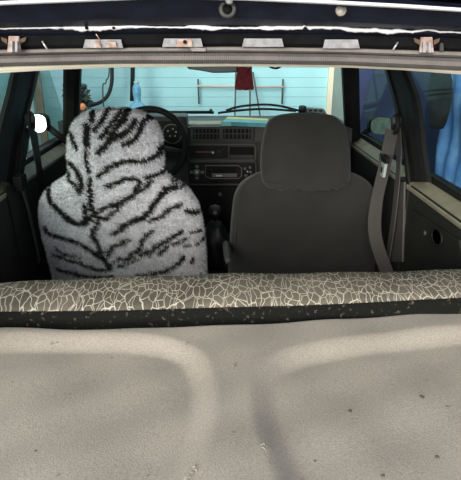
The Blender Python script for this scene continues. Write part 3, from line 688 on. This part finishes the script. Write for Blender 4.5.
R_ = cushion_rings(rowsH, yH, lambda p: .062*min(1, max(.12, (p-112.3)/14))**.5*(1 if p < 182 else .9), 60, 90, 2.9)
nR = len(R_)
R2 = []
for i, r in enumerate(R_):
    f = i/(nR-1); pk = max(0, (f-.80)/.2)
    R2.append([(x, y+pk*.0035*math.sin(x*210)+.0025*math.sin(x*25+z*18), z+pk*.003*math.sin(x*160)) for x, y, z in r])
hr = sweep('headrest', R2, M_charcoal, seatR, smooth=True)
tube('hem', [PY(px, 183+1.6*math.sin(math.pi*(px-262)/87)+.5*math.sin(px*.7), 1.672) for px in np.linspace(266, 346, 40)], .0035, M_charcoal, hr, 8)
for px in (285, 322): tube('headrest_post', [PY(px, 182, 1.73), PY(px, 176, 1.745)], .006, M_chrome, hr, 10)
# side seam piping
for xs in (.92, -.92):
    ptsS = []
    for (py, a, b) in spline(rowsB, 40)[4:30]:
        c = (a+b)/2; h = (b-a)/2; ptsS.append(PY(c+xs*h, py, yB(py)+.026))
    tube('seam', ptsS, .003, M_charcoal, bk, 6)
seat_base(seatR, .27)

# ================================================================ dashboard
dash = empty('dashboard', (-.04, 2.45, .60), 'dark plastic dashboard with centre vents and radio panel', 'dashboard')
YD = 2.33
prof = [(2.715, zbase-.012), (2.38, PY(222, 126, 2.38)[2]+.004), (YD, PY(222, 127.5, YD)[2]), (YD-.01, PY(222, 141, YD)[2]), (YD+.01, PY(222, 186, YD)[2]), (2.40, .60), (2.70, .58)]
sweep('dash_body', [[(x, y, z) for y, z in prof] for x in np.linspace(XL+.015, XR-.015, 14)], M_dash, dash)
box('dash_pad', (PY(189, 120, 2.45)[0], 2.372, prof[1][1]-.004), (PY(262, 120, 2.45)[0], 2.50, prof[1][1]+.005), M_dashtop, dash, .005)
def pan(name, a, c, b, d, Y, th, m, parent, bevel=.003):
    return prism(name, [PY(a, d, Y), PY(b, d, Y), PY(b, c, Y), PY(a, c, Y)], (0, th, 0), m, parent, bevel)
vent = pan('vent_housing', 190, 126.5, 254, 141, YD-.022, .03, M_dash, dash)
for (a, b) in ((193, 219), (223, 251)):
    op_ = pan('vent_opening', a, 129, b, 139, YD-.0235, .01, mat('vent_black', (.003, .003, .003), .9), vent, 0)
    for q in np.linspace(a+2, b-2, 7): pan('slat', q-.5, 129.3, q+.5, 138.7, YD-.026, .006, M_dash, op_, 0)
    pan('blade', a, 133.4, b, 134.4, YD-.0265, .006, M_dash, op_, 0)
cs = pan('centre_console', 187, 143, 257, 186, YD-.012, .03, M_dash, dash, .005)
hc_ = pan('heater_panel', 190, 146, 228, 158.5, YD-.016, .01, M_dark, cs, .002)
pan('slider_slot', 196, 151.3, 214, 152.7, YD-.0175, .004, mat('slot_red', (.16, .08, .07), .6), hc_, 0)
disc('slider_knob', PY(213, 152.3, YD-.018), (0, -1, 0), .0055, .012, M_white, hc_, 12)
tube('fan_symbol', [PY(217, 154, YD-.018), PY(223, 148.5, YD-.018)], .0022, M_grey, hc_, 6)
tube('fan_symbol', [PY(218, 150, YD-.018), PY(222, 153.5, YD-.018)], .0022, M_grey, hc_, 6)
tr = pan('storage_tray', 229.5, 146, 254, 158.5, YD-.016, .01, MATS['vent_black'], cs, .001)
pan('tray_lip', 230, 155, 253.5, 158, YD-.019, .006, M_dash, tr, .001)
pan('tray_rim', 229.5, 145.5, 254, 146.8, YD-.019, .006, M_dash, tr, .0)
for (a, c, b, d) in ((188, 144.3, 256, 160.3), (187.5, 161.8, 256, 184.8)):
    cn = [PY(q, t, YD-.0165) for q, t in ((a+2, c), (b-2, c), (b, c+2), (b, d-2), (b-2, d), (a+2, d), (a, d-2), (a, c+2))]
    tube('console_rim', cn, .0028, mat('rim_grey', (.11, .11, .105), .45), cs, 6, True)
rad = pan('radio', 188.5, 163, 255, 183.5, YD-.020, .02, M_dark, cs, .006)
M_rbtn = mat('radio_grey', (.19, .19, .19), .4)
rt_ = [PY(a, b, YD-.022) for a, b in ((205.5, 165.5), (238.5, 165.5), (241.5, 168), (241.5, 176), (238.5, 178.5), (210, 178.5), (205.5, 176))]
tube('face_outline', rt_, .0022, M_rbtn, rad, 6, True)
pan('cassette_slot', 213, 168, 236, 173, YD-.0225, .004, MATS['vent_black'], rad, 0)
pan('cassette_door', 212, 173.5, 237, 177, YD-.0225, .004, M_rbtn, rad, 0)
pan('display_mark', 216, 175, 222, 176.5, YD-.0240, .002, mat('pale_print', (.75, .75, .75), .5), rad, 0)
disc('eject_button', PY(208.5, 171, YD-.021), (0, -1, 0), .008, .005, M_dark, rad, 14)
for (x_, y_) in ((197, 166.5), (197, 178), (191.5, 172.3), (202.5, 172.3)):
    pan('arrow_button', x_-1.6, y_-1.3, x_+1.6, y_+1.3, YD-.0225, .004, M_rbtn, rad, .0005)
disc('round_control', PY(197, 172.3, YD-.020), (0, -1, 0), .016, .006, M_rbtn, rad, 20)
disc('round_cap', PY(197, 172.3, YD-.026), (0, -1, 0), .006, .003, MATS['pale_print'], rad, 14)
for (x_, y_, m_) in ((245, 168.5, M_rbtn), (247.5, 171.5, MATS['pale_print']), (246, 175.5, M_rbtn), (250.5, 172, M_rbtn), (250, 167.5, M_rbtn), (247, 179, M_rbtn)):
    disc('button', PY(x_, y_, YD-.021), (0, -1, 0), .0065 if m_ is M_rbtn else .004, .004, m_, rad, 12)
disc('lighter_socket', PY(220, 194, YD+.01), (0, -1, 0), .009, .012, M_rbtn, dash, 14)
box('lower_dash', (PY(190, 200, YD+.02)[0], YD+.02, .40), (PY(256, 200, YD+.02)[0], YD+.05, .67), M_dark, dash, .005)
# instrument hood and gauges
ic = pan('instrument_hood', 112, 116, 187, 160, YD-.05, .12, M_dash, dash, .015)
pan('instrument_face', 118, 121, 183, 152, YD-.052, .01, M_dark, ic, .002)
for px in (133, 172):
    g = tube('gauge_ring', [PY(px, 134, YD-.054)+np.array([.042*math.cos(t), 0, .042*math.sin(t)]) for t in np.linspace(0, 2*math.pi, 29)[:-1]], .0025, M_rbtn, ic, 6, True)
for (a, b) in ((168, 131), (173, 129), (176, 132), (170, 136), (175, 136)):
    disc('gauge_mark', PY(a, b, YD-.053), (0, -1, 0), .0035, .002, MATS['pale_print'], ic, 8)
# ================================================================ steering wheel
wc = PY(149.0, 145, 2.10); sw = empty('steering_wheel', wc, 'black steering wheel behind the tiger striped seat', 'steering wheel')
tl = math.radians(24); ux = np.array([1, 0, 0]); uz = np.array([0, math.sin(tl), math.cos(tl)]); un = np.array([0, -math.cos(tl), math.sin(tl)])
RW = .152
tube('rim', [wc+ux*RW*math.cos(t)+uz*RW*math.sin(t) for t in np.linspace(0, 2*math.pi, 61)[:-1]], .0135, M_dark, sw, 12, True)
disc('hub', wc-un*.03, tuple(un), .055, .025, M_dark, sw, 24, .045)
for an in (-12, 192, 270):
    t = math.radians(an); d = ux*math.cos(t)+uz*math.sin(t); tube('spoke', [wc-un*.02+d*.04, wc-un*.012+d*.1, wc+d*RW], [.014, .012, .009], M_dark, sw, 8)
tube('column', [wc-un*.02, wc-un*.12], .03, M_dark, sw, 16)
# ================================================================ gear lever
gp = PY(215, 211, 2.02)
gl = empty('gear_lever', (gp[0], 2.02, .38), 'black gear lever with wrinkled gaiter between the front seats', 'gear lever')
def gz(py): return float(PY(215, py, 2.02)[2])
zs = np.linspace(.381, gz(222), 9)
sweep('gaiter', [[(gp[0]+(r+.006*math.sin(5*t+i))*math.cos(t), 2.03+(r+.006*math.sin(5*t+i))*math.sin(t), z) for t in np.linspace(0, 2*math.pi, 29)[:-1]] for i, (r, z) in enumerate(zip((.072, .072, .068, .072, .06, .063, .045, .036, .02), zs))], mat('gaiter_leather', (.010, .010, .011), .45), gl, smooth=True)
tube('lever', [(gp[0], 2.03, gz(224)), (gp[0], 2.02, gz(212))], .007, M_dark, gl)
lathe('knob', [(.010, gz(216)), (.022, gz(213.5)), (.026, gz(210)), (.022, gz(206.5)), (.008, gz(205))], (gp[0], 2.02), M_dash, gl)
disc('knob_badge', (gp[0], 1.996, gz(211)), (0, -1, .3), .009, .003, M_rbtn, gl, 14)
hb0 = PY(228, 262, 1.62); hb1 = PY(226, 243, 1.85)
hb = empty('handbrake', hb0*np.array([1, 1, 0])+np.array([0, 0, .38]), 'grey handbrake lever beside the charcoal seat', 'handbrake')
tube('grip', spline([hb1, (hb0+hb1)/2+np.array([0, 0, .01]), hb0], 8), [.010, .014, .015, .015, .015, .014, .012, .010], M_grey, hb)
tube('pivot', [hb1, hb1*np.array([1, 1, 0])+np.array([0, .06, .37])], .012, M_dark, hb)

# ================================================================ seat belts
def webbing(name, pts, wv, m, parent, width=.046, th=.0018):
    pts = spline(pts, 24); wv = np.array(wv, float); wv /= np.linalg.norm(wv)
    secs = []
    for i, p in enumerate(pts):
        t = pts[min(i+1, 23)]-pts[max(i-1, 0)]; t /= np.linalg.norm(t)
        a = wv-t*(wv@t); a /= np.linalg.norm(a); nn = np.cross(t, a)
        secs.append([p+a*width/2+nn*th, p-a*width/2+nn*th, p-a*width/2-nn*th, p+a*width/2-nn*th])
    return sweep(name, secs, m, parent)
XRi = XR-.02
sb = empty('seat_belt', PX(396, 123, XRi), 'grey seat belt beside the charcoal seat with pale buckle tongue', 'seat belt', 'front seat belts')
gR = PX(395.5, 124, XRi); 
def guide(c, parent, sgn):
    pts = [c+np.array([0, .022*math.cos(t), .030*math.sin(t)]) for t in np.linspace(0, 2*math.pi, 21)[:-1]]
    tube('guide_loop', pts, .008, M_dark, parent, 8, True)
    disc('guide_bolt', c+np.array([.015*sgn, 0, .012]), (-sgn, 0, 0), .014, .028, M_grey, parent, 16)
guide(gR, sb, 1)
p0 = PX(392, 130, XRi-.01); p1 = PX(385, 165, XRi-.03); p2 = PX(376, 205, XRi-.05); p3 = PX(376, 240, XRi-.06); p4 = PX(392, 285, XRi-.0)
webbing('strap', [p0, p1, p2, p3, p4], (1, .35, .1), M_belt, sb, .05)
webbing('retractor_strap', [PX(398, 130, XR-.006), PX(399, 160, XR-.012), PX(394, 215, XR-.016), PX(387, 262, XR-.016)], (0, 1, 0), M_grey, sb, .04)
tg = PX(385, 168, XRi-.035)
prism('tongue', [tg+np.array([0, -.024, .022]), tg+np.array([0, .018, .022]), tg+np.array([0, .016, -.03]), tg+np.array([0, -.016, -.03])], (-.010, 0, 0), mat('pale_tongue', (.42, .50, .48), .4), sb, .002)
prism('tongue_holder', [tg+np.array([0, -.045, .046]), tg+np.array([0, .035, .046]), tg+np.array([0, .03, .022]), tg+np.array([0, -.04, .022])], (-.014, 0, 0), M_dark, sb, .003)
prism('tongue_slot', [tg+np.array([-.011, -.008, .004]), tg+np.array([-.011, .006, .004]), tg+np.array([-.011, .005, -.016]), tg+np.array([-.011, -.006, -.016])], (-.001, 0, 0), M_dark, sb)
XLi = XL+.02
sbl = empty('seat_belt', PX(32, 122, XLi), 'black seat belt on the pillar beside the tiger striped seat', 'seat belt', 'front seat belts')
gL_ = PX(31, 122, XLi); guide(gL_, sbl, -1)
webbing('strap', [PX(33, 130, XLi+.01), PX(36, 150, XLi+.03), PX(39, 168, XLi+.04), PX(41, 185, XLi+.02), PX(42, 215, XLi-.01)], (.3, 1, 0), M_dark, sbl, .03)
webbing('retractor_strap', [PX(28, 130, XL+.006), PX(24, 155, XL+.010), PX(20, 182, XL+.010)], (0, 1, 0), M_dark, sbl, .035)
rc = PX(20, 181, XL+.02); box('retractor_cover', rc-np.array([.015, .025, .03]), rc+np.array([.015, .025, .02]), M_black, sbl, .006)
webbing('lower_strap', [PX(22, 188, XL+.012), PX(30, 215, XL+.014), PX(40, 262, XL+.014)], (0, 1, 0), M_grey, sbl, .018)

# ================================================================ small things at the windscreen
rv = empty('rear_view_mirror', PY(214, 62, 1.98), 'black interior mirror at the top of the windscreen', 'mirror')
outl = [(186, 66), (189, 69.3), (200, 70.6), (213, 73), (226, 72.8), (238, 72.4), (239, 64), (236, 58), (200, 58), (188, 60)]
body = [PY(a, b, 1.97) for a, b in outl]
prism('mirror_back', body, (0, .022, 0), M_dark, rv, .002)
prism('mirror_face', [PY(214+(a-214)*.93, 65.5+(b-65.5)*.86, 1.966) for a, b in outl], (0, .002, 0), mat('dim_mirror', (.10, .11, .11), .25, .5), rv)
tube('mirror_stem', [PY(214, 62, 1.99), (PY(214, 62, 2.0)[0], 2.16, 1.27)], .008, M_dark, rv)
ts = empty('tassel', PY(244, 66, 1.94), 'dark red fringed tassel hanging from the interior mirror', 'ornament')
tc_ = PY(244, 78, 1.94)
tube('tassel_band', [PY(238, 66.5, 1.94), PY(252, 67, 1.94)], .011, mat('gold_band', (.38, .30, .12), .5), ts, 10)
vs, fs = [], []
for k in range(170):
    f = rng.uniform(-1, 1); dpt = rng.uniform(-1, 1)
    a = PY(244.8+6.3*f, 67, 1.94+.012*dpt); b = PY(244.3+9.3*f, 89.5+rng.uniform(-1.6, 1)-abs(f)*.5, 1.94+.02*dpt); i = len(vs)
    wv = np.array([.0026, 0, 0]); wd = np.array([0, .0026, 0])
    vs += [a-wv, a+wv, a+wd, b-wv, b+wv, b+wd]; fs += [(i, i+1, i+4, i+3), (i+1, i+2, i+5, i+4), (i+2, i, i+3, i+5), (i+3, i+4, i+5)]
o = pyd('fringe', vs, fs, M_red, ts); o['kind'] = 'stuff'
# hook under the header (grab clip)
tag(tube('visor_clip', spline([PY(268, 62, 2.0), PY(270, 66.5, 2.0), PY(275, 68.3, 2.0), PY(280, 66.8, 2.0), PY(281, 62, 2.0)], 14), .004, M_dark), 'small dark wire clip at the windscreen top beside the tassel', 'clip')
# wipers outside, lying on the glass base
wp = empty('windscreen_wiper', (PY(300, 110, 2.76)[0], 2.76, zbase-.03), 'black windscreen wiper resting above the charcoal headrest', 'wiper')
tube('wiper_arm', spline([PY(226, 110.5, 2.74), PY(240, 106.5, 2.74), PY(262, 104.5, 2.74), PY(280, 106, 2.74), PY(302, 111.5, 2.76)], 24), .006, M_dark, wp)
tube('wiper_blade', spline([PY(218, 113, 2.735), PY(240, 110.3, 2.735), PY(265, 109, 2.735), PY(296, 111, 2.74)], 18), .006, M_dark, wp)
disc('wiper_pivot', PY(302, 112, 2.76), (0, -.3, 1), .02, .03, M_dark, wp)
wp2 = empty('windscreen_wiper', (PY(160, 113, 2.76)[0], 2.76, zbase-.03), 'black windscreen wiper lying low beyond the steering wheel', 'wiper')
tube('wiper_blade', [PY(96, 113.5, 2.735), PY(150, 112.5, 2.735), PY(214, 112.5, 2.735)], .007, M_dark, wp2)
tube('wiper_arm', [PY(150, 111.8, 2.75), PY(211, 111.8, 2.755)], .006, M_dark, wp2)
disc('wiper_pivot', PY(211, 112.2, 2.755), (0, -.3, 1), .008, .015, M_dark, wp2)
# grey vent cowl outside
vg = empty('scuttle_grille', PY(311, 111, 2.80), 'grey plastic scuttle grille beyond the wiper', 'grille')
prism('grille_frame', [PY(300, 113, 2.80), PY(327, 114, 2.80), PY(324, 109, 2.80), PY(302, 107.5, 2.80)], (0, .05, 0), mat('pale_grey', (.18, .20, .19), .6), vg, .004)
for q in range(4): pan('grille_slot', 304+q*5, 109.5, 307+q*5, 111.5, 2.798, .004, M_dark, vg, 0)
# booklet on the dash
zk = prof[1][1]+.006
bk0 = [PZ(222, 125.5, zk), PZ(269, 127.5, zk), PZ(268, 123.0, zk), PZ(228, 121.0, zk)]
bkl = empty('booklet', sum(bk0)/4, 'teal and yellow booklet lying on the dashboard top', 'booklet')
M_teal = mat('teal_print', (.03, .30, .36), .4, col2=(.10, .46, .50), vscale=25); M_yel = mat('yellow_print', (.70, .62, .18), .4)
prism('pages', bk0, (0, 0, .018), M_teal, bkl, .001)
prism('yellow_cover', [bk0[0]*.42+bk0[3]*.58+np.array([0, 0, .018]), bk0[1]*.42+bk0[2]*.58+np.array([0, 0, .018]), bk0[2]+np.array([0, 0, .018]), bk0[3]+np.array([0, 0, .018])], (0, 0, .002), M_yel, bkl)
prism('curled_corner', [bk0[0]+np.array([-.004, -.002, .0]), bk0[0]*.8+bk0[1]*.2+np.array([0, -.002, 0]), bk0[0]*.8+bk0[1]*.2+np.array([0, -.002, .014]), bk0[0]+np.array([-.004, -.002, .02])], (0, -.003, 0), mat('cyan_print', (.25, .65, .68), .4), bkl)
